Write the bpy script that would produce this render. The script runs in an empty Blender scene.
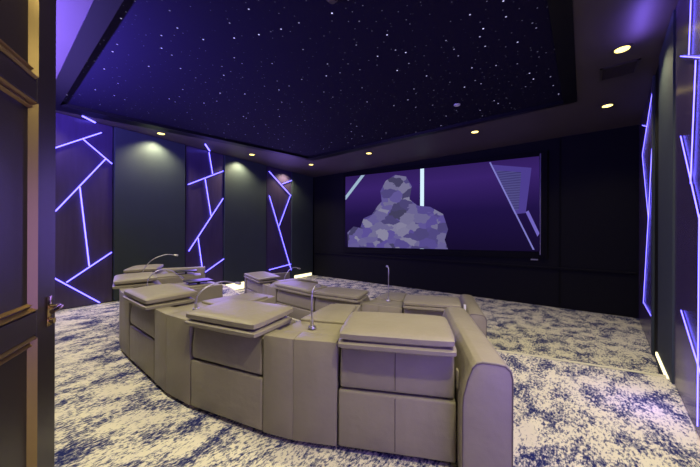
import bpy, bmesh, math, random
from mathutils import Vector, Matrix
random.seed(7)
SC = bpy.context.scene
COL = SC.collection
PI = math.pi

# ------------------------------------------------------------------ helpers
def lin(c):
    def f(v):
        v /= 255.0
        return v/12.92 if v <= .04045 else ((v+.055)/1.055)**2.4
    return (f(c[0]), f(c[1]), f(c[2]), 1)

def new_mat(name):
    m = bpy.data.materials.new(name); m.use_nodes = True
    nt = m.node_tree
    return m, nt, nt.nodes['Principled BSDF']

def N(nt, t, **kw):
    n = nt.nodes.new(t)
    for k, v in kw.items():
        setattr(n, k, v)
    return n

def plain(name, rgb, rough=.5, metal=0, bump=0, bscale=200, var=0, vscale=4, spec=None, stretch=None):
    m, nt, b = new_mat(name)
    c = lin(rgb)
    b.inputs['Base Color'].default_value = c
    b.inputs['Roughness'].default_value = rough
    b.inputs['Metallic'].default_value = metal
    if spec is not None:
        b.inputs['Specular IOR Level'].default_value = spec
    tc = N(nt, 'ShaderNodeTexCoord')
    src = tc.outputs['Object']
    if stretch:
        mp = N(nt, 'ShaderNodeMapping'); mp.inputs['Scale'].default_value = stretch
        nt.links.new(src, mp.inputs['Vector']); src = mp.outputs['Vector']
    if var:
        nz = N(nt, 'ShaderNodeTexNoise'); nz.inputs['Scale'].default_value = vscale; nz.inputs['Detail'].default_value = 5
        nt.links.new(src, nz.inputs['Vector'])
        r = N(nt, 'ShaderNodeMix', data_type='RGBA')
        r.inputs[6].default_value = tuple(v*(1-var) for v in c[:3])+(1,)
        r.inputs[7].default_value = tuple(min(1, v*(1+var)) for v in c[:3])+(1,)
        nt.links.new(nz.outputs['Fac'], r.inputs[0]); nt.links.new(r.outputs[2], b.inputs['Base Color'])
    if bump:
        n2 = N(nt, 'ShaderNodeTexNoise'); n2.inputs['Scale'].default_value = bscale; n2.inputs['Detail'].default_value = 3
        nt.links.new(src, n2.inputs['Vector'])
        bp = N(nt, 'ShaderNodeBump'); bp.inputs['Strength'].default_value = bump; bp.inputs['Distance'].default_value = .01
        nt.links.new(n2.outputs['Fac'], bp.inputs['Height']); nt.links.new(bp.outputs['Normal'], b.inputs['Normal'])
    return m

def emit(name, rgb, strength):
    m, nt, b = new_mat(name)
    b.inputs['Base Color'].default_value = (0, 0, 0, 1); b.inputs['Specular IOR Level'].default_value = 0
    b.inputs['Emission Color'].default_value = lin(rgb)
    b.inputs['Emission Strength'].default_value = strength
    return m

# ------------------------------------------------------------------ materials
def leather_mat(name, rgb):
    m, nt, b = new_mat(name)
    tc = N(nt, 'ShaderNodeTexCoord')
    nz = N(nt, 'ShaderNodeTexNoise'); nz.inputs['Scale'].default_value = 3.5; nz.inputs['Detail'].default_value = 4
    nt.links.new(tc.outputs['Object'], nz.inputs['Vector'])
    mx = N(nt, 'ShaderNodeMix', data_type='RGBA')
    c = lin(rgb)
    mx.inputs[6].default_value = tuple(v*.86 for v in c[:3])+(1,); mx.inputs[7].default_value = tuple(v*1.12 for v in c[:3])+(1,)
    nt.links.new(nz.outputs['Fac'], mx.inputs[0]); nt.links.new(mx.outputs[2], b.inputs['Base Color'])
    v = N(nt, 'ShaderNodeTexVoronoi'); v.inputs['Scale'].default_value = 160
    nt.links.new(tc.outputs['Object'], v.inputs['Vector'])
    n2 = N(nt, 'ShaderNodeTexNoise'); n2.inputs['Scale'].default_value = 9; n2.inputs['Detail'].default_value = 2
    nt.links.new(tc.outputs['Object'], n2.inputs['Vector'])
    b1 = N(nt, 'ShaderNodeBump'); b1.inputs['Strength'].default_value = .12; b1.inputs['Distance'].default_value = .004
    b2 = N(nt, 'ShaderNodeBump'); b2.inputs['Strength'].default_value = .22; b2.inputs['Distance'].default_value = .03
    nt.links.new(v.outputs['Distance'], b1.inputs['Height']); nt.links.new(n2.outputs['Fac'], b2.inputs['Height'])
    nt.links.new(b2.outputs['Normal'], b1.inputs['Normal']); nt.links.new(b1.outputs['Normal'], b.inputs['Normal'])
    b.inputs['Roughness'].default_value = .42
    b.inputs['Specular IOR Level'].default_value = .35
    return m

def carpet_mat(name, sx, sy, seed, thr):
    m, nt, b = new_mat(name)
    tc = N(nt, 'ShaderNodeTexCoord')
    mp = N(nt, 'ShaderNodeMapping'); mp.inputs['Scale'].default_value = (sx, sy, 1); mp.inputs['Location'].default_value = (seed, seed*.7, 0)
    mp.inputs['Rotation'].default_value = (0, 0, .25)
    nt.links.new(tc.outputs['Object'], mp.inputs['Vector'])
    def noise(scale, detail, rough, src):
        n = N(nt, 'ShaderNodeTexNoise'); n.inputs['Scale'].default_value = scale; n.inputs['Detail'].default_value = detail; n.inputs['Roughness'].default_value = rough
        nt.links.new(src, n.inputs['Vector']); return n.outputs['Fac']
    big = noise(1.0, 3, .55, mp.outputs['Vector'])
    mid = noise(5.5, 6, .75, mp.outputs['Vector'])
    # broken woven grain across the streaks
    mp2 = N(nt, 'ShaderNodeMapping'); mp2.inputs['Scale'].default_value = (60, 26, 1)
    nt.links.new(tc.outputs['Object'], mp2.inputs['Vector'])
    fine = noise(1.0, 3, .7, mp2.outputs['Vector'])
    def math_(op, a, bb):
        n = N(nt, 'ShaderNodeMath', operation=op)
        for i, x in enumerate((a, bb)):
            if isinstance(x, (int, float)): n.inputs[i].default_value = x
            else: nt.links.new(x, n.inputs[i])
        return n.outputs[0]
    s = math_('ADD', math_('MULTIPLY', big, .80), math_('ADD', math_('MULTIPLY', mid, .75), math_('MULTIPLY', fine, .85)))
    r = N(nt, 'ShaderNodeValToRGB')
    cr = r.color_ramp
    cr.elements[0].position = thr; cr.elements[0].color = lin((226, 220, 202))
    cr.elements[1].position = thr+.095; cr.elements[1].color = lin((34, 42, 100))
    e = cr.elements.new(thr+.035); e.color = lin((138, 138, 150))
    sc = math_('MULTIPLY', s, .5)
    nt.links.new(sc, r.inputs['Fac'])
    nt.links.new(r.outputs['Color'], b.inputs['Base Color'])
    b.inputs['Roughness'].default_value = .95
    b.inputs['Specular IOR Level'].default_value = .1
    bp = N(nt, 'ShaderNodeBump'); bp.inputs['Strength'].default_value = .4; bp.inputs['Distance'].default_value = .008
    nt.links.new(fine, bp.inputs['Height']); nt.links.new(bp.outputs['Normal'], b.inputs['Normal'])
    return m

M = {}
M['leather'] = leather_mat('taupe_leather', (147, 140, 127))
M['leather_dark'] = leather_mat('shadow_taupe_leather', (120, 110, 100))
M['piping'] = plain('leather_piping', (92, 82, 84), .5)
M['kick'] = plain('black_plinth', (18, 17, 18), .6)
M['carpet'] = carpet_mat('cream_navy_carpet', 5.5, 2.7, 3.1, .580)
M['carpet2'] = carpet_mat('cream_navy_carpet_lower', 5.2, 4.0, 9.7, .582)
M['pilaster'] = plain('grey_green_fabric', (54, 62, 67), .75, bump=.15, bscale=260, var=.12, vscale=2, spec=.25)
M['wall_dark'] = plain('dark_wall', (34, 32, 40), .6, var=.15)
M['front'] = plain('black_acoustic_fabric', (15, 15, 18), .8, bump=.15, bscale=300, spec=.2)
M['groove'] = plain('black_groove', (5, 5, 6), .7, spec=.15)
M['panel'] = plain('dark_glossy_panel', (70, 58, 88), .26, var=.2, vscale=3, stretch=(6, 6, .6), spec=.5)
M['soffit'] = plain('dark_brown_soffit', (80, 71, 69), .6, var=.12, vscale=2, spec=.4)
M['frame'] = plain('black_ceiling_frame', (4, 4, 5), .5, spec=.3)
M['door'] = plain('dark_wood', (38, 31, 34), .38, bump=.12, bscale=60, var=.3, vscale=9, stretch=(30, 30, 1.2))
M['mould'] = plain('gold_lit_moulding', (150, 128, 88), .3, metal=.8)  # gold of the reflected yellow light put into the colour
M['brass'] = plain('polished_brass', (216, 190, 150), .16, metal=1)
M['chrome'] = plain('satin_chrome', (215, 212, 220), .38, metal=1)
M['black'] = plain('black_plastic', (14, 14, 16), .35)
M['white'] = plain('white_plastic', (225, 225, 225), .4)
M['vent'] = plain('dark_vent_metal', (62, 56, 48), .5)
M['led'] = emit('violet_led', (100, 90, 255), 6.2)
M['led_dim'] = emit('violet_led_soft', (140, 110, 255), 4.0)
M['down'] = emit('downlight_lens', (255, 226, 125), 4)
M['strip'] = emit('warm_white_strip', (255, 240, 190), 2.0)

def star_mat():
    m, nt, b = new_mat('starry_fibre_ceiling')
    b.inputs['Base Color'].default_value = lin((25, 21, 42)); b.inputs['Roughness'].default_value = .85
    b.inputs['Specular IOR Level'].default_value = .1
    tc = N(nt, 'ShaderNodeTexCoord')
    out = None
    for scale, size, amp, thr in ((3.4, .040, 2.0, .0), (8.0, .060, .32, .25)):
        v = N(nt, 'ShaderNodeTexVoronoi', voronoi_dimensions='2D'); v.inputs['Scale'].default_value = scale
        nt.links.new(tc.outputs['Object'], v.inputs['Vector'])
        lt = N(nt, 'ShaderNodeMapRange'); lt.inputs[1].default_value = size*.35; lt.inputs[2].default_value = size; lt.inputs[3].default_value = 1; lt.inputs[4].default_value = 0
        nt.links.new(v.outputs['Distance'], lt.inputs[0])
        sep = N(nt, 'ShaderNodeSeparateColor'); nt.links.new(v.outputs['Color'], sep.inputs[0])
        pw = N(nt, 'ShaderNodeMath', operation='POWER'); pw.inputs[1].default_value = 3.0; nt.links.new(sep.outputs[0], pw.inputs[0])
        mu = N(nt, 'ShaderNodeMath', operation='MULTIPLY'); nt.links.new(lt.outputs[0], mu.inputs[0]); nt.links.new(pw.outputs[0], mu.inputs[1])
        m2 = N(nt, 'ShaderNodeMath', operation='MULTIPLY'); m2.inputs[1].default_value = amp; nt.links.new(mu.outputs[0], m2.inputs[0])
        if out is None: out = m2.outputs[0]
        else:
            ad = N(nt, 'ShaderNodeMath', operation='ADD'); nt.links.new(out, ad.inputs[0]); nt.links.new(m2.outputs[0], ad.inputs[1]); out = ad.outputs[0]
    b.inputs['Emission Color'].default_value = lin((205, 200, 255))
    nt.links.new(out, b.inputs['Emission Strength'])
    return m
M['star'] = star_mat()

# ------------------------------------------------------------------ mesh helpers
def obj(name, bm, mat, parent=None, smooth=True, loc=None, rotz=None):
    me = bpy.data.meshes.new(name)
    bmesh.ops.recalc_face_normals(bm, faces=bm.faces)
    bm.to_mesh(me); bm.free()
    me.materials.append(mat)
    if smooth:
        for p in me.polygons: p.use_smooth = True
        try: me.set_sharp_from_angle(angle=math.radians(42))
        except Exception: pass
    o = bpy.data.objects.new(name, me); COL.objects.link(o)
    if parent is not None: o.parent = parent
    if loc is not None: o.location = loc
    if rotz is not None: o.rotation_euler = (0, 0, rotz)
    return o

def tag(o, label, cat, group=None):
    o['label'] = label; o['category'] = cat
    if group: o['group'] = group
    return o

def thing(name, label, cat, loc=(0, 0, 0), rotz=0, group=None):
    o = bpy.data.objects.new(name, None); COL.objects.link(o)
    o.location = loc; o.rotation_euler = (0, 0, rotz); o.empty_display_size = .1
    return tag(o, label, cat, group)

def struct(name, bm, mat, smooth=False, parent=None):
    o = obj(name, bm, mat, parent, smooth)
    if parent is None: o['kind'] = 'structure'
    return o

def prism(bm, poly, z0, z1, r=0, seg=3):
    b = bmesh.new()
    lo = [b.verts.new((x, y, z0)) for x, y in poly]; hi = [b.verts.new((x, y, z1)) for x, y in poly]
    n = len(poly)
    b.faces.new(lo[::-1]); b.faces.new(hi)
    for i in range(n):
        j = (i+1) % n; b.faces.new((lo[i], lo[j], hi[j], hi[i]))
    bmesh.ops.recalc_face_normals(b, faces=b.faces)
    if r: bmesh.ops.bevel(b, geom=list(b.edges), offset=r, segments=seg, profile=.5, affect='EDGES', clamp_overlap=True)
    merge(bm, b); return bm

def merge(bm, b, mat=None):
    me = bpy.data.meshes.new('tmp'); b.to_mesh(me); b.free()
    if mat is not None: me.transform(mat)
    bm.from_mesh(me); bpy.data.meshes.remove(me)

def box(bm, x0, x1, y0, y1, z0, z1, r=0, seg=3):
    return prism(bm, [(x0, y0), (x1, y0), (x1, y1), (x0, y1)], z0, z1, r, seg)

def bx(*a, **k): return box(bmesh.new(), *a, **k)

def tube(bm, pts, r, n=8):
    pts = [Vector(p) for p in pts]; rings = []
    up = Vector((.31, .17, .93)).normalized()
    for i, p in enumerate(pts):
        t = (pts[min(i+1, len(pts)-1)]-pts[max(i-1, 0)]).normalized()
        a = t.cross(up)
        if a.length < .15: a = t.cross(Vector((1, 0, 0)))
        a.normalize(); c = t.cross(a).normalized()
        rr = r[i] if isinstance(r, (list, tuple)) else r
        rings.append([bm.verts.new(p+(a*math.cos(k*2*PI/n)+c*math.sin(k*2*PI/n))*rr) for k in range(n)])
    for i in range(len(rings)-1):
        for k in range(n):
            bm.faces.new((rings[i][k], rings[i][(k+1) % n], rings[i+1][(k+1) % n], rings[i+1][k]))
    bm.faces.new(rings[0][::-1]); bm.faces.new(rings[-1])
    return bm

def cyl(bm, c, r, h, n=24, r2=None):
    return tube(bm, [c, (c[0], c[1], c[2]+h)], [r, r if r2 is None else r2], n)

def spline(ctrl, n=8):
    """Catmull-Rom through control points"""
    P = [Vector(p) for p in ctrl]; P = [P[0]*2-P[1]]+P+[P[-1]*2-P[-2]]
    out = []
    for i in range(1, len(P)-2):
        for k in range(n):
            t = k/n; a, b, c, d = P[i-1], P[i], P[i+1], P[i+2]
            out.append(.5*((2*b)+(c-a)*t+(2*a-5*b+4*c-d)*t*t+(3*b-a-3*c+d)*t**3))
    out.append(P[-2]); return out

def pillow(bm, x0, x1, y0, y1, z0, z1, edge=.35, nx=14, ny=10, slope=0):
    """soft cushion: thin seam edge, crowned top and belly"""
    cx, cy, cz = (x0+x1)/2, (y0+y1)/2, (z0+z1)/2; hw, hd, hh = (x1-x0)/2, (y1-y0)/2, (z1-z0)/2
    def f(u): return math.copysign(1-(1-abs(u))**1.8, u)
    def prof(u, v):
        a = (1-abs(u)**5)**.5*(1-abs(v)**5)**.5
        return edge+(1-edge)*a
    top, bot = {}, {}
    for i in range(nx+1):
        for j in range(ny+1):
            u = f(-1+2*i/nx); v = f(-1+2*j/ny)
            k = 1-.035*(abs(u)**6)*(abs(v)**6)
            x, y = cx+hw*u*k, cy+hd*v*k; h = hh*prof(u, v)
            sl = slope*(y-cy)
            top[i, j] = bm.verts.new((x, y, cz+h+sl)); bot[i, j] = bm.verts.new((x, y, cz-h+sl))
    for i in range(nx):
        for j in range(ny):
            bm.faces.new((top[i, j], top[i+1, j], top[i+1, j+1], top[i, j+1]))
            bm.faces.new((bot[i, j], bot[i, j+1], bot[i+1, j+1], bot[i+1, j]))
    ring = [(i, 0) for i in range(nx)]+[(nx, j) for j in range(ny)]+[(i, ny) for i in range(nx, 0, -1)]+[(0, j) for j in range(ny, 0, -1)]
    for a in range(len(ring)):
        p, q = ring[a], ring[(a+1) % len(ring)]
        bm.faces.new((bot[p], bot[q], top[q], top[p]))
    return bm

def extrude_x(bm, prof, x0, x1, r=0, seg=2):
    """profile of (y, z) swept along x"""
    b = bmesh.new()
    A = [b.verts.new((x0, y, z)) for y, z in prof]; B = [b.verts.new((x1, y, z)) for y, z in prof]
    n = len(prof); b.faces.new(A); b.faces.new(B[::-1])
    for i in range(n):
        j = (i+1) % n; b.faces.new((A[i], B[i], B[j], A[j]))
    bmesh.ops.recalc_face_normals(b, faces=b.faces)
    if r: bmesh.ops.bevel(b, geom=list(b.edges), offset=r, segments=seg, profile=.5, affect='EDGES', clamp_overlap=True)
    merge(bm, b); return bm

# ------------------------------------------------------------------ room
D = 8.43; ZL = -.25; ZC = 3.75
LX = lambda y: -7.7-.97*y/8.43           # left wall line
RX = lambda y: .56+.36*y/8.43            # right wall line
edge = [(-6.0, 3.72), (-4.6, 3.40), (-3.5, 3.30), (-2.6, 3.42), (-1.9, 3.65), (-1.2, 3.93), (-.71, 4.11), (.15, 4.32)]
edge = [(LX(4.22)-.2, 4.25), (-7.7, 4.17)]+edge+[(RX(4.5)+.2, 4.52)]
edge = [(p.x, p.y) for p in spline([(x, y, 0) for x, y in edge], 5)]
YB = -.3
up = bmesh.new(); prism(up, [(-7.9, YB), (.9, YB)]+edge[::-1], -.3, 0)
struct('floor', up, M['carpet'])
lo = bmesh.new(); prism(lo, [(-9.2, 2.6), (1.2, 2.6), (1.2, D+.15), (-9.2, D+.15)], ZL-.1, ZL)
struct('floor', lo, M['carpet2'])
# nosing along the platform edge, its glint put into the pale colour
nb = bmesh.new()
for a, c in zip(edge[:-1], edge[1:]):
    d = Vector((c[0]-a[0], c[1]-a[1])).normalized(); nn = Vector((-d.y, d.x))
    q = [nb.verts.new((*p, z)) for z in (-.035, .004) for p in ((a[0], a[1]), (c[0], c[1]), (c[0]+nn.x*.055, c[1]+nn.y*.055), (a[0]+nn.x*.055, a[1]+nn.y*.055))]
    nb.faces.new(q[4:]); nb.faces.new((q[3], q[2], q[6], q[7])); nb.faces.new(q[:4])
M['nosing'] = plain('glint_step_nosing', (224, 220, 196), .5)
struct('trim_1', nb, M['nosing'])

def wall_prism(name, p0, p1, z0, z1, thick, mat):
    d = Vector((p1[0]-p0[0], p1[1]-p0[1])).normalized(); n = Vector((-d.y, d.x))*thick
    bm = bmesh.new(); prism(bm, [p0, p1, (p1[0]+n.x, p1[1]+n.y), (p0[0]+n.x, p0[1]+n.y)], z0, z1)
    return struct(name, bm, mat)
wall_prism('wall_left', (LX(-.4), -.4), (LX(D+.1), D+.1), ZL-.1, 4.0, .15, M['wall_dark'])
wall_prism('wall_right', (RX(-.4), -.4), (RX(D+.1), D+.1), ZL-.1, 4.0, -.15, M['wall_dark'])
wall_prism('wall_front', (-8.9, D), (1.1, D), ZL-.1, 4.0, .15, M['front'])
bw = bmesh.new(); box(bw, -7.85, -1.62, YB-.12, YB, -.3, 4.0); box(bw, -.55, .75, YB-.12, YB, -.3, 4.0); box(bw, -1.62, -.55, YB-.12, YB, 3.05, 4.0)
struct('wall_back', bw, M['wall_dark'])
hw = bmesh.new(); box(hw, -1.75, -.4, YB-.16, YB-.13, -.3, 4.0)
struct('wall_hall', hw, M['wall_dark'])

# ceiling: lower soffit with a four-sided opening, black frame, starry panel above
IN = [(-7.28, .84), (-6.55, 6.14), (-.28, 6.23), (-.28, .84)]      # starry panel corners
OUT = [(-7.66, .66), (-6.62, 6.42), (-.09, 6.30), (-.09, .66)]
ROOM = [(LX(YB)-.1, YB-.05), (LX(D)-.1, D+.05), (RX(D)+.1, D+.05), (RX(YB)+.1, YB-.05)]
def ring_mesh(outer, inner, z0, z1):
    bm = bmesh.new()
    n = len(outer)
    V = [[bm.verts.new((x, y, z)) for x, y in P] for P in (outer, inner) for z in (z0, z1)]
    o0, o1, i0, i1 = V
    for k in range(n):
        j = (k+1) % n
        bm.faces.new((o0[k], o0[j], i0[j], i0[k])); bm.faces.new((o1[k], o1[j], i1[j], i1[k]))
        bm.faces.new((o0[k], o0[j], o1[j], o1[k])); bm.faces.new((i0[k], i0[j], i1[j], i1[k]))
    return bm
struct('ceiling', ring_mesh(ROOM, OUT, ZC, ZC+.12), M['soffit'])
struct('trim_2', ring_mesh(OUT, IN, ZC-.01, ZC+.1), M['frame'])
sb = bmesh.new(); prism(sb, [(-7.6, .7), (-6.6, 6.4), (-.15, 6.3), (-.15, .7)], ZC+.05, ZC+.16)
struct('ceiling', sb, M['star'])

# wall pilasters (padded fabric boards) and grooves
def on_left(s):                          # distance s along the left wall
    dx, dy = -.97, 8.43; l = math.hypot(dx, dy); return (-7.7+dx/l*s, dy/l*s)
def on_right(s):
    dx, dy = .36, 8.43; l = math.hypot(dx, dy); return (.56+dx/l*s, dy/l*s)
angL = math.atan2(8.43, -.97); angR = math.atan2(8.43, .36)
def board(name, side, s0, s1, z0, z1, t, mat, r=.008):
    bm = bmesh.new()
    if side == 'L': box(bm, s0, s1, -t, 0, z0, z1, r, 2)
    else: box(bm, s0, s1, 0, t, z0, z1, r, 2)
    o = obj(name, bm, mat, None, False)
    p = (-7.7, 0) if side == 'L' else (.56, 0)
    o.location = (p[0], p[1], 0); o.rotation_euler = (0, 0, angL if side == 'L' else angR)
    o['kind'] = 'structure'; return o
k = 3
for s0, s1 in ((1.74, 3.24), (4.37, 5.93), (7.17, 8.4)):
    board('trim_%d' % k, 'L', s0, s1, (0.012 if s1 < 4 else ZL+.012), ZC-.01, .07, M['pilaster']); k += 1
for s0, s1 in ((4.30, 5.33), (5.90, 6.05)):
    board('trim_%d' % k, 'R', s0, s1, ZL+.03, ZC-.01, .05, M['pilaster']); k += 1
board('trim_%d' % k, 'R', 5.34, 5.89, ZL+.03, ZC-.01, .03, M['groove']); k += 1
# dark plinth ledge under the screen
bm = bmesh.new(); box(bm, -8.55, .85, D-.05, D, .66, .70, .006, 2); struct('trim_%d' % k, bm, M['front']); k += 1
bm = bmesh.new(); box(bm, -.45, -.43, D-.02, D, ZL, ZC, 0); struct('trim_%d' % k, bm, M['groove']); k += 1

# ------------------------------------------------------------------ LED wall panels
def led_panel(side, s0, s1, lines, label, z0=0.0, ceil=()):
    p = (-7.7, 0) if side == 'L' else (.56, 0)
    root = thing('led_wall_panel', label, 'wall panel', (p[0], p[1], 0), angL if side == 'L' else angR, 'lit wall panels')
    sg = -1 if side == 'L' else 1
    bm = bmesh.new(); box(bm, s0, s1, min(0, sg*.035), max(0, sg*.035), z0+.012, ZC-.012, .006, 2)
    obj('backboard', bm, M['panel'], root, False)
    for (a, b) in lines:
        oy = .062 if side == 'L' else .046
        t = tube(bmesh.new(), [(a[0], sg*oy, a[1]), (b[0], sg*oy, b[1])], .011 if side == 'L' else .004, 8)
        obj('light_line', t, M['led'], root)
    inv = root.matrix_basis.inverted()
    for (a, b) in ceil:
        rot = Matrix.Translation((p[0], p[1], 0)) @ Matrix.Rotation(angL if side == 'L' else angR, 4, 'Z')
        iv = rot.inverted()
        t = tube(bmesh.new(), [iv @ Vector(a), iv @ Vector(b)], .016, 8)
        obj('light_line', t, M['led'], root)
    return root
A = [((0.85, 3.08), (1.52, 3.55)), ((1.22, 3.34), (1.7, 2.94)), ((1.59, 3.02), (0.85, 1.9)), ((1.18, 2.38), (1.33, 0.8)), ((0.99, 0.52), (1.7, 1.06)), ((0.85, 0.6), (1.5, 0.03)), ((.2, 2.6), (.85, 3.08)), ((.1, 1.0), (.85, 1.9)), ((.2, 1.2), (.85, .6))]
B = [((3.89, 3.70), (4.0, 3.12)), ((3.32, 2.73), (4.33, 3.26)), ((3.78, 2.95), (3.96, 1.94)), ((4.33, 2.47), (3.34, 1.0)), ((3.59, 1.34), (3.72, 0.44)), ((3.79, 0.4), (4.36, 0.72))]
C = [((6.06, 3.56), (7.12, 2.85)), ((6.67, 3.22), (7.15, 3.42)), ((6.07, 2.74), (7.15, 0.1)), ((7.08, 2.84), (6.53, 1.72)), ((6.08, 0.22), (7.13, 0.32))]
DD = [((6.03, 3.54), (7.51, 2.94)), ((7.54, 3.49), (6.84, 3.27)), ((7.51, 2.94), (6.49, 1.75)), ((6.06, 2.74), (6.49, 1.71)), ((6.49, 1.75), (7.22, 0.28)), ((7.13, 0.3), (6.06, 0.3))]
EE = [((3.48, 3.6), (3.59, 2.96)), ((3.94, 3.11), (2.9, 2.62)), ((3.35, 2.81), (3.51, 1.9)), ((3.92, 2.38), (3.12, 1.5)), ((3.22, 1.64), (3.25, 0.1)), ((3.87, 0.82), (2.95, 0.42))]
led_panel('L', .05, 1.72, A, 'dark left wall panel with violet light lines nearest the open door', 0, [((-7.60, 1.19, 3.735), (-7.84, 1.42, 3.735))])
led_panel('L', 3.27, 4.35, B, 'dark left wall panel with violet light lines between the two wide grey-green boards', ZL, [((-7.55, 3.52, 3.735), (-8.05, 3.87, 3.735))])
led_panel('L', 5.97, 7.15, C, 'narrow dark panel with violet light lines at the far end of the left wall', ZL)
DD = [tuple((max(6.08, s), z) for s, z in l) for l in DD]
led_panel('R', 6.06, 8.3, DD, 'slim dark panel with violet light lines on the right wall near the screen', ZL)
led_panel('R', 2.3, 4.28, EE, 'glossy dark panel with violet light lines at the right edge of the photo', 0)

# warm strips at the foot of three wall boards; left ones imitate lit floor
for side, s0, s1, z0, z1, lab in (('R', 4.42, 5.32, -.04, .005, 'glowing warm white strip at the foot of the right wall board'),
                                  ('L', 4.40, 5.05, -.235, -.03, 'glowing warm white strip and lit floor patch at the foot of the left wall beside the front row'),  # made tall so it also covers the lit patch of floor
                                  ('L', 7.3, 8.3, -.235, -.12, 'added glowing warm white strip for lit floor at the foot of the left wall in the far corner')):  # added where the far corner floor is lit
    b = bmesh.new(); hh = z1-z0
    lo_, hi_ = (.052, .070) if side == 'R' else (-.090, -.072)
    box(b, s0, s1, lo_, hi_, 0, hh, .004, 2)
    o = obj('floor_glow_strip', b, M['strip'], None, False)
    o.location = ((.56 if side == 'R' else -7.7), 0, z0); o.rotation_euler = (0, 0, angR if side == 'R' else angL)
    tag(o, lab, 'light strip', 'light strips at the foot of the walls')

# ------------------------------------------------------------------ screen
def screen():
    y = D-.06
    root = thing('cinema_screen', 'wide black framed cinema screen showing a violet picture on the far wall', 'screen', (-3.85, y, 0))
    def poly(name, pts, dy, mat, depth=.006):
        bm = bmesh.new()
        a = [bm.verts.new((px+3.85, -dy, pz)) for px, pz in pts]; b = [bm.verts.new((px+3.85, -dy+depth, pz)) for px, pz in pts]
        bm.faces.new(a); bm.faces.new(b[::-1])
        for i in range(len(pts)):
            j = (i+1) % len(pts); bm.faces.new((a[i], a[j], b[j], b[i]))
        return obj(name, bm, mat, root, False)
    TL, TR, BL, BR = (-6.90, 3.56), (-.84, 3.36), (-6.90, .96), (-.82, 1.06)
    poly('screen_frame', [(-7.02, .76), (-.68, .90), (-.68, 3.48), (-7.02, 3.70)], 0, M['groove'], .05)
    m, nt, b = new_mat('screen_picture')
    b.inputs['Base Color'].default_value = (.003, .003, .004, 1); b.inputs['Roughness'].default_value = .9; b.inputs['Specular IOR Level'].default_value = 0
    tc = N(nt, 'ShaderNodeTexCoord'); sp = N(nt, 'ShaderNodeSeparateXYZ'); nt.links.new(tc.outputs['Object'], sp.inputs[0])
    mr = N(nt, 'ShaderNodeMapRange'); mr.inputs[1].default_value = 1.0; mr.inputs[2].default_value = 3.5; nt.links.new(sp.outputs[2], mr.inputs[0])
    r = N(nt, 'ShaderNodeValToRGB'); cr = r.color_ramp
    cr.elements[0].position = 0; cr.elements[0].color = lin((24, 14, 50)); cr.elements[1].position = 1; cr.elements[1].color = lin((56, 34, 104))
    e = cr.elements.new(.45); e.color = lin((36, 21, 78)); e = cr.elements.new(.8); e.color = lin((66, 40, 122))
    nt.links.new(mr.outputs[0], r.inputs['Fac']); nt.links.new(r.outputs['Color'], b.inputs['Emission Color']); b.inputs['Emission Strength'].default_value = .72
    pic = poly('picture', [BL, BR, TR, TL], .012, m)
    W = emit('picture_white', (200, 225, 240), 1.2)
    poly('light_beam', [(-3.92, 1.01), (-3.80, 1.01), (-3.80, 3.455), (-3.92, 3.46)], .020, W)
    poly('light_beam', [(-6.885, 2.70), (-6.885, 2.86), (-6.18, 3.53), (-6.02, 3.52)], .020, emit('picture_pale_line', (165, 190, 215), .9))
    L2 = emit('picture_line', (112, 100, 190), 1.0)
    poly('picture_line', [(-1.96, 3.37), (-1.92, 3.37), (-.93, 1.10), (-.965, 1.10)], .024, emit('picture_edge', (126, 122, 200), 1.0))
    poly('picture_shape', [(-1.88, 3.30), (-1.0, 3.10), (-1.12, 2.0), (-1.36, 1.98)], .018, emit('picture_violet', (84, 68, 156), .8))
    mm, nt, b = new_mat('picture_grille')
    b.inputs['Base Color'].default_value = (0, 0, 0, 1)
    tc = N(nt, 'ShaderNodeTexCoord'); wv = N(nt, 'ShaderNodeTexWave', bands_direction='Z'); wv.inputs['Scale'].default_value = 5; wv.inputs['Distortion'].default_value = 1.5
    nt.links.new(tc.outputs['Object'], wv.inputs['Vector'])
    rr = N(nt, 'ShaderNodeValToRGB'); rr.color_ramp.elements[0].color = lin((50, 44, 96)); rr.color_ramp.elements[1].color = lin((78, 76, 128))
    nt.links.new(wv.outputs['Fac'], rr.inputs['Fac']); nt.links.new(rr.outputs['Color'], b.inputs['Emission Color']); b.inputs['Emission Strength'].default_value = 1
    poly('picture_shape', [(-1.80, 3.14), (-1.22, 3.02), (-1.27, 2.1), (-1.40, 2.06)], .021, mm)
    poly('picture_shape', [(-1.12, 2.02), (-1.06, 2.06), (-.83, 1.50), (-.87, 1.42)], .021, L2)
    # picture content: a plain pale rock outcrop
    mm, nt, b = new_mat('picture_rock'); b.inputs['Base Color'].default_value = (0, 0, 0, 1)
    tc = N(nt, 'ShaderNodeTexCoord'); vo = N(nt, 'ShaderNodeTexVoronoi'); vo.inputs['Scale'].default_value = 3.2
    mp = N(nt, 'ShaderNodeMapping'); mp.inputs['Scale'].default_value = (1, 1, 1.5); mp.inputs['Rotation'].default_value = (0, .35, 0)
    nt.links.new(tc.outputs['Object'], mp.inputs['Vector'])
    nz = N(nt, 'ShaderNodeTexNoise'); nz.inputs['Scale'].default_value = 4; nz.inputs['Detail'].default_value = 4; nt.links.new(mp.outputs['Vector'], nz.inputs['Vector'])
    ad = N(nt, 'ShaderNodeMix', data_type='VECTOR'); ad.inputs[0].default_value = .22
    nt.links.new(mp.outputs['Vector'], ad.inputs[4]); nt.links.new(nz.outputs['Color'], ad.inputs[5]); nt.links.new(ad.outputs[1], vo.inputs['Vector'])
    sc_ = N(nt, 'ShaderNodeSeparateColor'); nt.links.new(vo.outputs['Color'], sc_.inputs[0])
    r = N(nt, 'ShaderNodeValToRGB'); cr = r.color_ramp
    cr.elements[0].color = lin((74, 70, 104)); cr.elements[1].color = lin((150, 146, 176))
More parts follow.
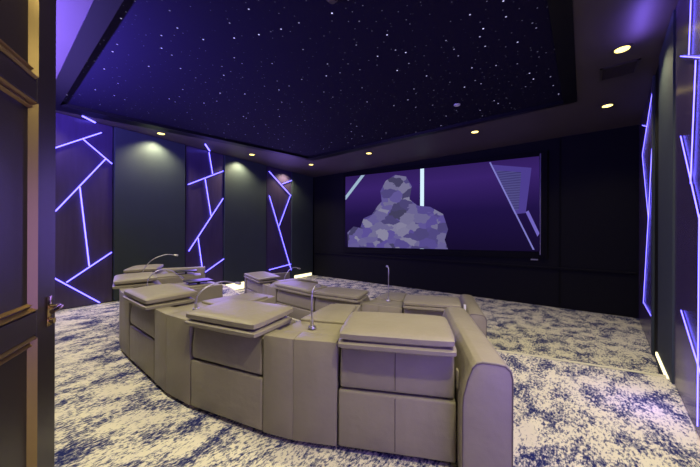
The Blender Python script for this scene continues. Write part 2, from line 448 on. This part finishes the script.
    e = cr.elements.new(.35); e.color = lin((100, 86, 166)); e = cr.elements.new(.7); e.color = lin((122, 116, 160))
    nt.links.new(sc_.outputs[0], r.inputs['Fac']); nt.links.new(r.outputs['Color'], b.inputs['Emission Color']); b.inputs['Specular IOR Level'].default_value = 0; b.inputs['Emission Strength'].default_value = .78
    poly('picture_rock', [(-6.75, .97), (-6.78, 1.5), (-6.5, 1.72), (-6.2, 1.66), (-6.05, 2.0), (-5.7, 2.12), (-5.45, 2.42), (-5.3, 2.55), (-5.36, 2.9), (-5.15, 3.22), (-4.8, 3.38), (-4.4, 3.28), (-4.2, 2.95), (-4.28, 2.55), (-4.0, 2.34), (-3.6, 2.28), (-3.2, 2.05), (-3.05, 1.6), (-3.15, 1.3), (-3.05, 1.03)], .03, mm)
    bm = bmesh.new(); box(bm, 3.02, 3.045, -.012, -.006, .98, 3.42); obj('bezel_glint_strip', bm, plain('bezel_glint', (120, 116, 140), .3), root, False)  # glint on the bezel put in as a thin grey strip
    bm = bmesh.new(); box(bm, 2.84, 2.99, -.010, -.002, .845, .875); obj('badge', bm, plain('badge_grey', (150, 150, 160), .4), root, False)['label'] = 'small pale grey maker badge on lower frame'
screen()

# ------------------------------------------------------------------ seating
def recliner(cx, cy, ang, w, z, zs, label, group, arm=None, tagbit=None, taper=0, seam=False):
    """recliner seen from behind; local +y is the way it faces, y=0 its back face"""
    root = thing('recliner_seat', label, 'recliner', (cx, cy, z), ang, group)
    h = w/2-.004
    S = lambda v: v*zs
    def T(bm):
        if taper:
            for v in bm.verts: v.co.x *= 1-taper*max(0, v.co.y)
        return bm
    L = M['leather']
    plinth = bx(-h+.03, h-.03, .05, 1.0, .004, S(.045)); obj('plinth', T(plinth), M['kick'], root, False)
    b = bx(-h, h, 0, .16, S(.035), S(.425), .018, 3)
    box(b, -h+.01, h-.01, .16, 1.02, S(.035), S(.32), .02, 2)
    lowp = obj('lower_back_panel', T(b), L, root)
    b = bmesh.new()
    extrude_x(b, [(.014, S(.437)), (.004, S(.47)), (.006, S(.56)), (.028, S(.72)), (.20, S(.73)), (.20, S(.437))], -h+.01, h-.01, .02, 4)
    up_panel = obj('upper_back_panel', T(b), L, root)
    if seam:
        b = tube(bmesh.new(), [(0, .005, S(.46)), (0, .0035, S(.56)), (0, .025, S(.71))], .0028, 6)
        obj('seam', T(b), M['piping'], up_panel)
        b = tube(bmesh.new(), [(0, .0, S(.06)), (0, .0, S(.41))], .0028, 6)
        obj('seam', T(b), M['piping'], lowp)
    # folded headrest: thin flange below, puffy pad above
    p = pillow(bmesh.new(), -h+.002, h-.002, -.075, .40, S(.722), S(.790), .34)
    flap = obj('headrest', T(p), L, root)
    p = pillow(bmesh.new(), -h+.012, h-.012, -.068, .43, S(.780), S(.866), .36, slope=.03)
    obj('headrest_pad', T(p), L, flap)
    # seat side
    b = bmesh.new()
    pr = [(.22, S(.45)), (.22, S(.74)), (.36, S(.765)), (.47, S(.73)), (.56, S(.62)), (.62, S(.45))]
    extrude_x(b, pr, -h+.03, h-.03, .03, 3); obj('backrest_cushion', T(b), L, root)
    p = pillow(bmesh.new(), -h+.02, h-.02, .50, 1.06, S(.30), S(.47), .6); obj('seat_cushion', T(p), L, root)
    b = bx(-h+.02, h-.02, 1.03, 1.09, S(.06), S(.38), .02, 3); obj('footrest', T(b), L, root)
    if arm:
        sg = 1 if arm == 'R' else -1
        y0 = -.13 if sg > 0 or z == 0 else .0; y1 = 1.16; aw = .285 if sg > 0 or z == 0 else .12
        xo, xi = sg*(h+.004+aw), sg*(h+.008)
        k_ = aw/.285
        prof = [(xi, S(.03)), (xo, S(.03)), (xo, S(.67)), (xo-sg*.012*k_, S(.715)), (xo-sg*.04*k_, S(.742)), (xo-sg*.09*k_, S(.75)), (xi+sg*.115*k_, S(.755)), (xi+sg*.08*k_, S(.745)), (xi+sg*.055*k_, S(.715)), (xi+sg*.025*k_, S(.63)), (xi+sg*.006*k_, S(.55)), (xi, S(.48))]
        bb = bmesh.new()
        a = [bb.verts.new((x, y0, zz)) for x, zz in prof]; c = [bb.verts.new((x, y1, zz)) for x, zz in prof]
        bb.faces.new(a); bb.faces.new(c[::-1])
        for i in range(len(prof)):
            j = (i+1) % len(prof); bb.faces.new((a[i], c[i], c[j], a[j]))
        bmesh.ops.recalc_face_normals(bb, faces=bb.faces)
        bmesh.ops.bevel(bb, geom=list(bb.edges), offset=.006, segments=2, profile=.5, affect='EDGES', clamp_overlap=True)
        am = obj('armrest', bb, L, root)
        # piping round the back face
        mx_, mz_ = (xo+xi)/2, S(.40)
        ins = [(mx_+(x-mx_)*.955, y0+.001, mz_+(zz-mz_)*.975) for x, zz in prof[1:]+prof[:1]]
        obj('piping', tube(bmesh.new(), ins, .0045, 6), M['piping'], am)
    if tagbit == 'tab':
        b = bx(h+.001, h+.018, .02, .07, S(.50), S(.62), .008, 2); obj('side_tab', b, M['leather'], root)
    if tagbit == 'label':
        b = bx(h+.016, h+.05, .02, .05, S(.70), S(.84), .004, 2); obj('side_tag', b, M['white'], root)['label'] = 'small white tag'
    return root

def console(pb_r, pb_l, z, zs, label, group, lamp, angs, raised=None, depth=1.12, tray=None):
    """wedge-shaped console between two seats; pb_r / pb_l are its back corners in plan"""
    cx, cy = (pb_r[0]+pb_l[0])/2, (pb_r[1]+pb_l[1])/2
    w = math.hypot(pb_r[0]-pb_l[0], pb_r[1]-pb_l[1])/2-.006
    ang = ang_of(pb_r, pb_l)
    root = thing('console_unit', label, 'console', (cx, cy, z), ang, group)
    S = lambda v: v*zs
    # its sides run along the sides of the two neighbouring seats
    tr, tl = math.tan(angs[0]-ang)+.004, math.tan(ang-angs[1])+.004
    def plan(x0, x1, ya, yb):
        g = lambda x, y: x*(w-(tr if x > 0 else tl)*y)
        return [(g(x0, ya), ya), (g(x1, ya), ya), (g(x1, yb), yb), (g(x0, yb), yb)]
    b = bmesh.new()
    prism(b, plan(-.92, .92, .04, depth-.03), .004, S(.045)); obj('plinth', b, M['kick'], root, False)
    b = bmesh.new()
    bow = .022
    sx = -w*.12
    poly_l = [(-w, 0), (sx-.0005, -bow), (sx-.0005, .14), (-w+tl*.14, .14)]
    poly_r = [(sx+.0005, -bow), (w, 0), (w-tr*.14, .14), (sx+.0005, .14)]
    prism(b, poly_l, S(.035), S(.748), .006, 2); prism(b, poly_r, S(.035), S(.748), .006, 2)
    prism(b, plan(-.98, .98, .12, depth), S(.035), S(.735), .016, 3)
    obj('console_body', b, M['leather'], root)
    b = bmesh.new(); prism(b, plan(-.86, .86, .42, depth-.12), S(.728), S(.758), .012, 3)
    obj('storage_lid', b, M['leather'], root)
    if raised:
        b = bmesh.new()
        pr = [(.02, S(.04)), (-.01, S(.5)), (.0, S(.74)), (.06, S(.83)), (.18, S(.865)), (.6, S(.86)), (.95, S(.78)), (1.05, S(.6)), (1.05, S(.04))]
        extrude_x(b, pr, raised[0]*w, raised[1]*w, .03, 3)
        for v in b.verts: v.co.x -= tr*max(0, v.co.y)*.9
        obj('armrest', b, M['leather'], root)
    if tray:
        tx, ty, tr, tz = tray
        b = bmesh.new(); cyl(b, (tx, ty, S(.735)), .018, tz, 12)
        t = obj('tray_arm', b, M['black'], root)
        b = bmesh.new(); box(b, tx-tr, tx+tr, ty-.17, ty+.17, S(.735)+tz, S(.735)+tz+.02, .009, 3)
        obj('tray_table', b, M['black'], t)['label'] = 'black swivel tray'
    # gooseneck reading lamp on the top
    ly, pts = lamp
    zt = S(.748)
    b = bmesh.new(); cyl(b, (0, ly, zt-.004), .034, .016, 20, .028)
    cyl(b, (0, ly, zt+.010), .014, .05, 14)
    lb = obj('reading_lamp', b, M['chrome'], root)
    path = spline([(p[0], ly+p[1], zt+.05+p[2]) for p in pts], 8)
    obj('gooseneck', tube(bmesh.new(), path, .0068, 8), M['chrome'], lb)
    e = path[-1]; d = (path[-1]-path[-3]).normalized()
    obj('lamp_head', tube(bmesh.new(), [e-d*.005, e+d*.012, e+d*.05, e+d*.062], [.009, .015, .017, .012], 12), M['chrome'], lb)
    return root

def ang_of(r, l): return math.atan2(r[1]-l[1], r[0]-l[0])
def seat_between(r, l, *a, **k):
    return recliner((r[0]+l[0])/2, (r[1]+l[1])/2, ang_of(r, l), math.hypot(r[0]-l[0], r[1]-l[1]), *a, **k)

GB, GF = 'recliners of the near row', 'recliners of the front row'
CB, CF = 'consoles of the near row', 'consoles of the front row'
P = [(-.62, 1.87), (-1.31, 1.51), (-1.835, 1.275), (-2.585, 1.085), (-3.275, 1.04), (-4.10, 1.05), (-4.80, 1.12), (-5.56, 1.31), (-6.10, 1.53), (-6.78, 1.88)]
seat_between(P[0], P[1], 0, 1, 'taupe leather recliner with the big armrest, nearest the camera', GB, arm='R', tagbit='tab', seam=True)
seat_between(P[2], P[3], 0, 1, 'taupe leather recliner second from the right in the near row', GB)
seat_between(P[4], P[5], 0, 1, 'taupe leather recliner in the middle of the near row', GB)
seat_between(P[6], P[7], 0, 1, 'taupe leather recliner second from the left end of the near row', GB)
seat_between(P[8], P[9], 0, 1, 'taupe leather recliner with the armrest at the far left end of the near row', GB, arm='L')
up_ = [(0, 0, 0), (-.005, 0, .12), (-.003, .005, .22), (.006, .03, .262), (.012, .075, .262)]
arc = [(0, 0, 0), (0, .015, .08), (.02, .10, .155), (.05, .24, .19), (.07, .38, .16)]
droop = [(0, 0, 0), (0, .02, .10), (.02, .12, .19), (.03, .26, .18), (.04, .37, .09)]
tall = [(0, 0, 0), (0, .05, .12), (.02, .16, .24), (.03, .34, .31), (.03, .46, .30)]
console(P[1], P[2], 0, 1, 'wedge console with upright chrome reading lamp beside the nearest recliner', CB, (.25, up_), (ang_of(P[0], P[1]), ang_of(P[2], P[3])))
console(P[3], P[4], 0, 1, 'wedge console second from the right, its reading lamp arched over', CB, (.23, arc), (ang_of(P[2], P[3]), ang_of(P[4], P[5])))
console(P[5], P[6], 0, 1, 'wedge console left of the middle recliner, its lamp drooping', CB, (.24, droop), (ang_of(P[4], P[5]), ang_of(P[6], P[7])), tray=(.02, .86, .13, .05))
console(P[7], P[8], 0, 1, 'wedge console at the far left of the near row, its lamp arched high', CB, (.24, tall), (ang_of(P[6], P[7]), ang_of(P[8], P[9])), tray=(.0, .88, .12, .06))

zs2 = .9
Q = [(-1.30, 4.13), (-2.06, 3.81), (-2.70, 3.66), (-3.60, 3.52), (-4.70, 3.57), (-5.34, 3.70), (-6.42, 3.99)]
seat_between(Q[0], Q[1], ZL, zs2, 'front row recliner at its right end beside the broad armrest', GF, arm='R', tagbit='label')
seat_between(Q[2], Q[3], ZL, zs2, 'front row recliner right of centre, just left of the upright lamp', GF, taper=.26)
seat_between(Q[3], Q[4], ZL, zs2, 'front row recliner left of centre, beside the raised armrest', GF, taper=.26)
seat_between(Q[5], Q[6], ZL, zs2, 'front row recliner at its left end near the left wall', GF, arm='L')
front_up = [(0, 0, 0), (.0, 0, .2), (.0, 0, .42), (-.01, .02, .475), (-.03, .05, .485)]
front_bow = [(0, 0, 0), (.0, .03, .12), (.02, .12, .25), (.05, .22, .29), (.06, .30, .27)]
console(Q[1], Q[2], ZL, zs2*.97, 'front row console with the tall upright reading lamp', CF, (.36, front_up), (ang_of(Q[0], Q[1]), ang_of(Q[2], Q[3])))
console(Q[4], Q[5], ZL, zs2*.97, 'front row console with raised rounded armrest near the left end', CF, (.34, front_bow), (ang_of(Q[3], Q[4]), ang_of(Q[5], Q[6])), raised=(.15, .95))

# ------------------------------------------------------------------ open door
def door():
    base_obj = obj
    def dobj(name, bm, *a, **k):
        for v in bm.verts: v.co.y = -v.co.y
        return base_obj(name, bm, *a, **k)
    hx, hy = -1.564, -.188
    ang = math.atan2(.454, -.891)
    root = bpy.data.objects.new('door_1', None); COL.objects.link(root)
    root.location = (hx, hy, 0); root.rotation_euler = (0, 0, ang); root['kind'] = 'structure'
    # local +x runs from hinge to free edge; the face towards the camera looks to local +y or -y
    W, H, T = 1.0, 3.0, .05
    b = bmesh.new(); box(b, 0, W, -T, -.012, .015, H, .003, 1)
    dobj('door_leaf', b, M['door'], root, False)
    b = bmesh.new()
    def rail(x0, x1, z0, z1): box(b, x0, x1, -.013, 0, z0, z1, .003, 1)
    rail(.80, W, .015, H); rail(0, .20, .015, H)
    for z0, z1 in ((.015, .16), (.95, 1.07), (2.19, 2.30), (2.86, H)): rail(.20, .80, z0, z1)
    dobj('door_rail', b, M['door'], root, False)
    for z0, z1 in ((.16, .95), (1.07, 2.19), (2.30, 2.86)):
        b = bmesh.new()
        x0, x1 = .20, .80
        # stepped picture-frame moulding: two mitred beads
        for (o_, w_, y_) in ((0, .03, .012), (.034, .022, .006)):
            oo = [(x0+o_, z0+o_), (x1-o_, z0+o_), (x1-o_, z1-o_), (x0+o_, z1-o_)]
            mm = [(x0+o_+w_*.5, z0+o_+w_*.5), (x1-o_-w_*.5, z0+o_+w_*.5), (x1-o_-w_*.5, z1-o_-w_*.5), (x0+o_+w_*.5, z1-o_-w_*.5)]
            ii = [(x0+o_+w_, z0+o_+w_), (x1-o_-w_, z0+o_+w_), (x1-o_-w_, z1-o_-w_), (x0+o_+w_, z1-o_-w_)]
            R3 = [[b.verts.new((x, yy, zz)) for x, zz in ring] for ring, yy in ((oo, -.012), (mm, y_), (ii, -.012))]
            for r0, r1 in zip(R3[:-1], R3[1:]):
                for i in range(4):
                    j = (i+1) % 4; b.faces.new((r0[i], r0[j], r1[j], r1[i]))
        dobj('panel_moulding', b, M['mould'], root, False)
    hd = bmesh.new(); box(hd, .895, .945, 0, .008, .96, 1.13, .004, 2)
    hr = dobj('handle', hd, M['brass'], root)
    t = tube(bmesh.new(), spline([(.92, .004, 1.07), (.92, .045, 1.07), (.905, .06, 1.07), (.86, .062, 1.068), (.81, .06, 1.062)], 6), [.012]*25, 10)
    dobj('lever', t, M['brass'], hr)
    t = cyl(bmesh.new(), (0, 0, 0), .017, .02, 16)
    o = dobj('thumb_turn', t, M['brass'], hr); o.location = (.92, -.008, .99); o.rotation_euler = (PI/2, 0, 0)
    hb = bmesh.new(); box(hb, .895, .945, -T-.008, -T, .96, 1.13, .004, 2)
    hk = dobj('handle', hb, M['brass'], root)
    t = tube(bmesh.new(), spline([(.92, -T-.004, 1.04), (.93, -T-.07, 1.04), (.93, -T-.09, 1.04), (.90, -T-.10, 1.04), (.82, -T-.10, 1.035)], 6), [.014]*25, 10)
    dobj('lever', t, M['brass'], hk)
    b = bx(W-.001, W+.003, -T+.012, -.016, .94, 1.16, .001, 1); dobj('latch_plate', b, M['brass'], root, False)
door()

# ------------------------------------------------------------------ ceiling fixtures
LAMPS = [(-7.55, 2.52, 'left soffit downlight nearest the door', 170), (-7.5, 4.83, 'middle downlight on the left soffit', 170), (-7.05, 6.75, 'downlight at the far left corner of the soffit', 110),
         (-4.75, 6.79, 'downlight above the left part of the screen', 45), (-1.89, 6.79, 'downlight above the right part of the screen', 45), (.32, 6.82, 'downlight at the far right corner of the soffit', 60), (.36, 4.84, 'brightest downlight on the right soffit beside the dark vent', 80)]
def downlight(x, y, label):
    r = thing('downlight', label, 'downlight', (x, y, ZC), 0, 'ceiling downlights')
    b = bmesh.new()
    n = 28
    R = [[b.verts.new((rr*math.cos(2*PI*k/n), rr*math.sin(2*PI*k/n), z)) for k in range(n)] for rr, z in ((.10, 0), (.098, -.012), (.078, -.014), (.070, .0))]
    for a, c in zip(R[:-1], R[1:]):
        for k in range(n): b.faces.new((a[k], a[(k+1) % n], c[(k+1) % n], c[k]))
    obj('trim_ring', b, M['vent'], r)
    b = bmesh.new(); cyl(b, (0, 0, -.012), .070, .008, 28); obj('lens', b, M['down'], r)
def spot(x, y, z, power, size=2.2, col=(1, .90, .50), tgt=None, blend=.6, rad=.06):
    l = bpy.data.lights.new('downlight_lamp', 'SPOT'); l.energy = power; l.spot_size = size; l.spot_blend = blend; l.color = col; l.shadow_soft_size = rad
    o = bpy.data.objects.new('downlight_lamp', l); COL.objects.link(o); o.location = (x, y, z)
    if tgt: o.rotation_euler = (Vector(tgt)-Vector((x, y, z))).to_track_quat('-Z', 'Y').to_euler()
    return o
for x, y, lab, p in LAMPS:
    downlight(x, y, lab)
    if x < -6: x = LX(y)+.30
    spot(x, y, ZC-.03, p, 2.3)
# further downlights of the same ring, over the entrance and right aisle
for x, y, p in ((.34, 2.7, 220), (.30, .9, 215), (-1.4, .55, 110), (-3.4, .55, 165), (-5.4, .55, 160), (-7.3, .45, 60)):
    spot(x, y, ZC-.03, p, 2.4)

def area(x, y, z, sx, sy, power, col, tgt):  # added violet fill lights without fixtures
    l = bpy.data.lights.new('violet_fill', 'AREA'); l.shape = 'RECTANGLE'; l.size = sx; l.size_y = sy; l.energy = power; l.color = col
    o = bpy.data.objects.new('violet_fill', l); COL.objects.link(o); o.location = (x, y, z)
    o.rotation_euler = (Vector(tgt)-Vector((x, y, z))).to_track_quat('-Z', 'Y').to_euler(); return o
VIO = (.32, .20, 1.0)
def point(x, y, z, power, col=VIO, rad=.05):
    l = bpy.data.lights.new('violet_floor_fill', 'POINT'); l.energy = power; l.color = col; l.shadow_soft_size = rad
    o = bpy.data.objects.new('violet_floor_fill', l); COL.objects.link(o); o.location = (x, y, z); return o
area(-5.2, -.2, 3.1, 3.0, .1, 420, (.20, .13, 1.0), (-5.2, .4, 3.75))            # added fill for the violet wash on the near soffit
area(.50, 1.2, 1.2, 1.6, 1.8, 26, VIO, (-3, 1.4, 1.0))              # added fill for right wall glow beside the camera
area(.66, 3.3, 1.5, 1.2, 2.6, 22, VIO, (-3, 3.9, .0))  # added fill for the right panel's glow
area(-7.55, 1.0, 1.8, 1.2, 2.6, 22, VIO, (-3, 1.6, 1.4))            # added fill for the nearest left panel's glow
area(-7.9, 3.9, 1.8, .9, 2.6, 34, VIO, (-4, 4.2, 1.4))  # added fill for the middle left panel's glow
area(-8.2, 6.5, 1.8, 1.0, 2.6, 45, VIO, (-4, 6, 1.4))  # added fill for the far left panel's glow
area(.48, 4.35, 3.60, .08, .7, 3.5, (.22, .14, 1.0), (.48, 4.35, 3.75))  # added light for the violet blob on the right soffit
point(.42, 3.6, .35, 5)  # added light for the violet pool on the carpet

# round detector, white sensor and vent
t = thing('smoke_detector', 'small round detector on the starry ceiling at the top of the photo', 'smoke detector', (-1.93, 2.12, ZC+.05))
b = bmesh.new(); cyl(b, (0, 0, -.012), .06, .012, 28); obj('mount_plate', b, M['vent'], t)
b = bmesh.new(); cyl(b, (0, 0, -.04), .035, .03, 28, .05); obj('sensor_dome', b, M['vent'], t)
b = bmesh.new(); cyl(b, (0, 0, -.014), .05, .014, 24, .055)
o = obj('ceiling_sensor', b, M['white']); o.location = (-1.78, 5.29, ZC+.05); tag(o, 'small white oval sensor on the starry ceiling above the screen', 'sensor')
t = thing('air_vent', 'dark slotted air vent on the right soffit between two downlights', 'vent', (.37, 5.45, ZC))
b = bmesh.new()
for x0, x1, y0, y1 in ((-.2, -.17, -.2, .2), (.17, .2, -.2, .2), (-.2, .2, -.2, -.17), (-.2, .2, .17, .2)): box(b, x0, x1, y0, y1, -.014, 0)
obj('vent_frame', b, M['vent'], t, False)
b = bmesh.new()
for i in range(9):
    y = -.15+i*.0375; box(b, -.17, .17, y-.004, y+.004, -.012, -.001)
obj('vent_grille', b, M['vent'], t, False)

# ------------------------------------------------------------------ world, camera, view
w = bpy.data.worlds.new('World'); SC.world = w; w.use_nodes = True
bg = w.node_tree.nodes['Background']; bg.inputs[0].default_value = (.02, .018, .03, 1); bg.inputs[1].default_value = .3
cam = bpy.data.cameras.new('camera'); co = bpy.data.objects.new('camera', cam); COL.objects.link(co)
cam.sensor_width = 36; cam.lens = 36*292.4/700; cam.clip_start = .02
cam.shift_y = -1.0/700
yaw, roll = .674, .004
co.location = (0, 0, 1.5)
Fv = Vector((-math.sin(yaw), math.cos(yaw), 0)); R0 = Vector((math.cos(yaw), math.sin(yaw), 0)); Z = Vector((0, 0, 1))
Rv = R0*math.cos(roll)+Z*math.sin(roll); Uv = Z*math.cos(roll)-R0*math.sin(roll)
m = Matrix((Rv, Uv, -Fv)).transposed().to_4x4(); m.translation = co.location
co.matrix_world = m
SC.camera = co
SC.view_settings.view_transform = 'Standard'
SC.view_settings.look = 'None'
SC.view_settings.exposure = 0
SC.cycles.use_denoising = True
SC.cycles.max_bounces = 6
SC.cycles.sample_clamp_indirect = 4
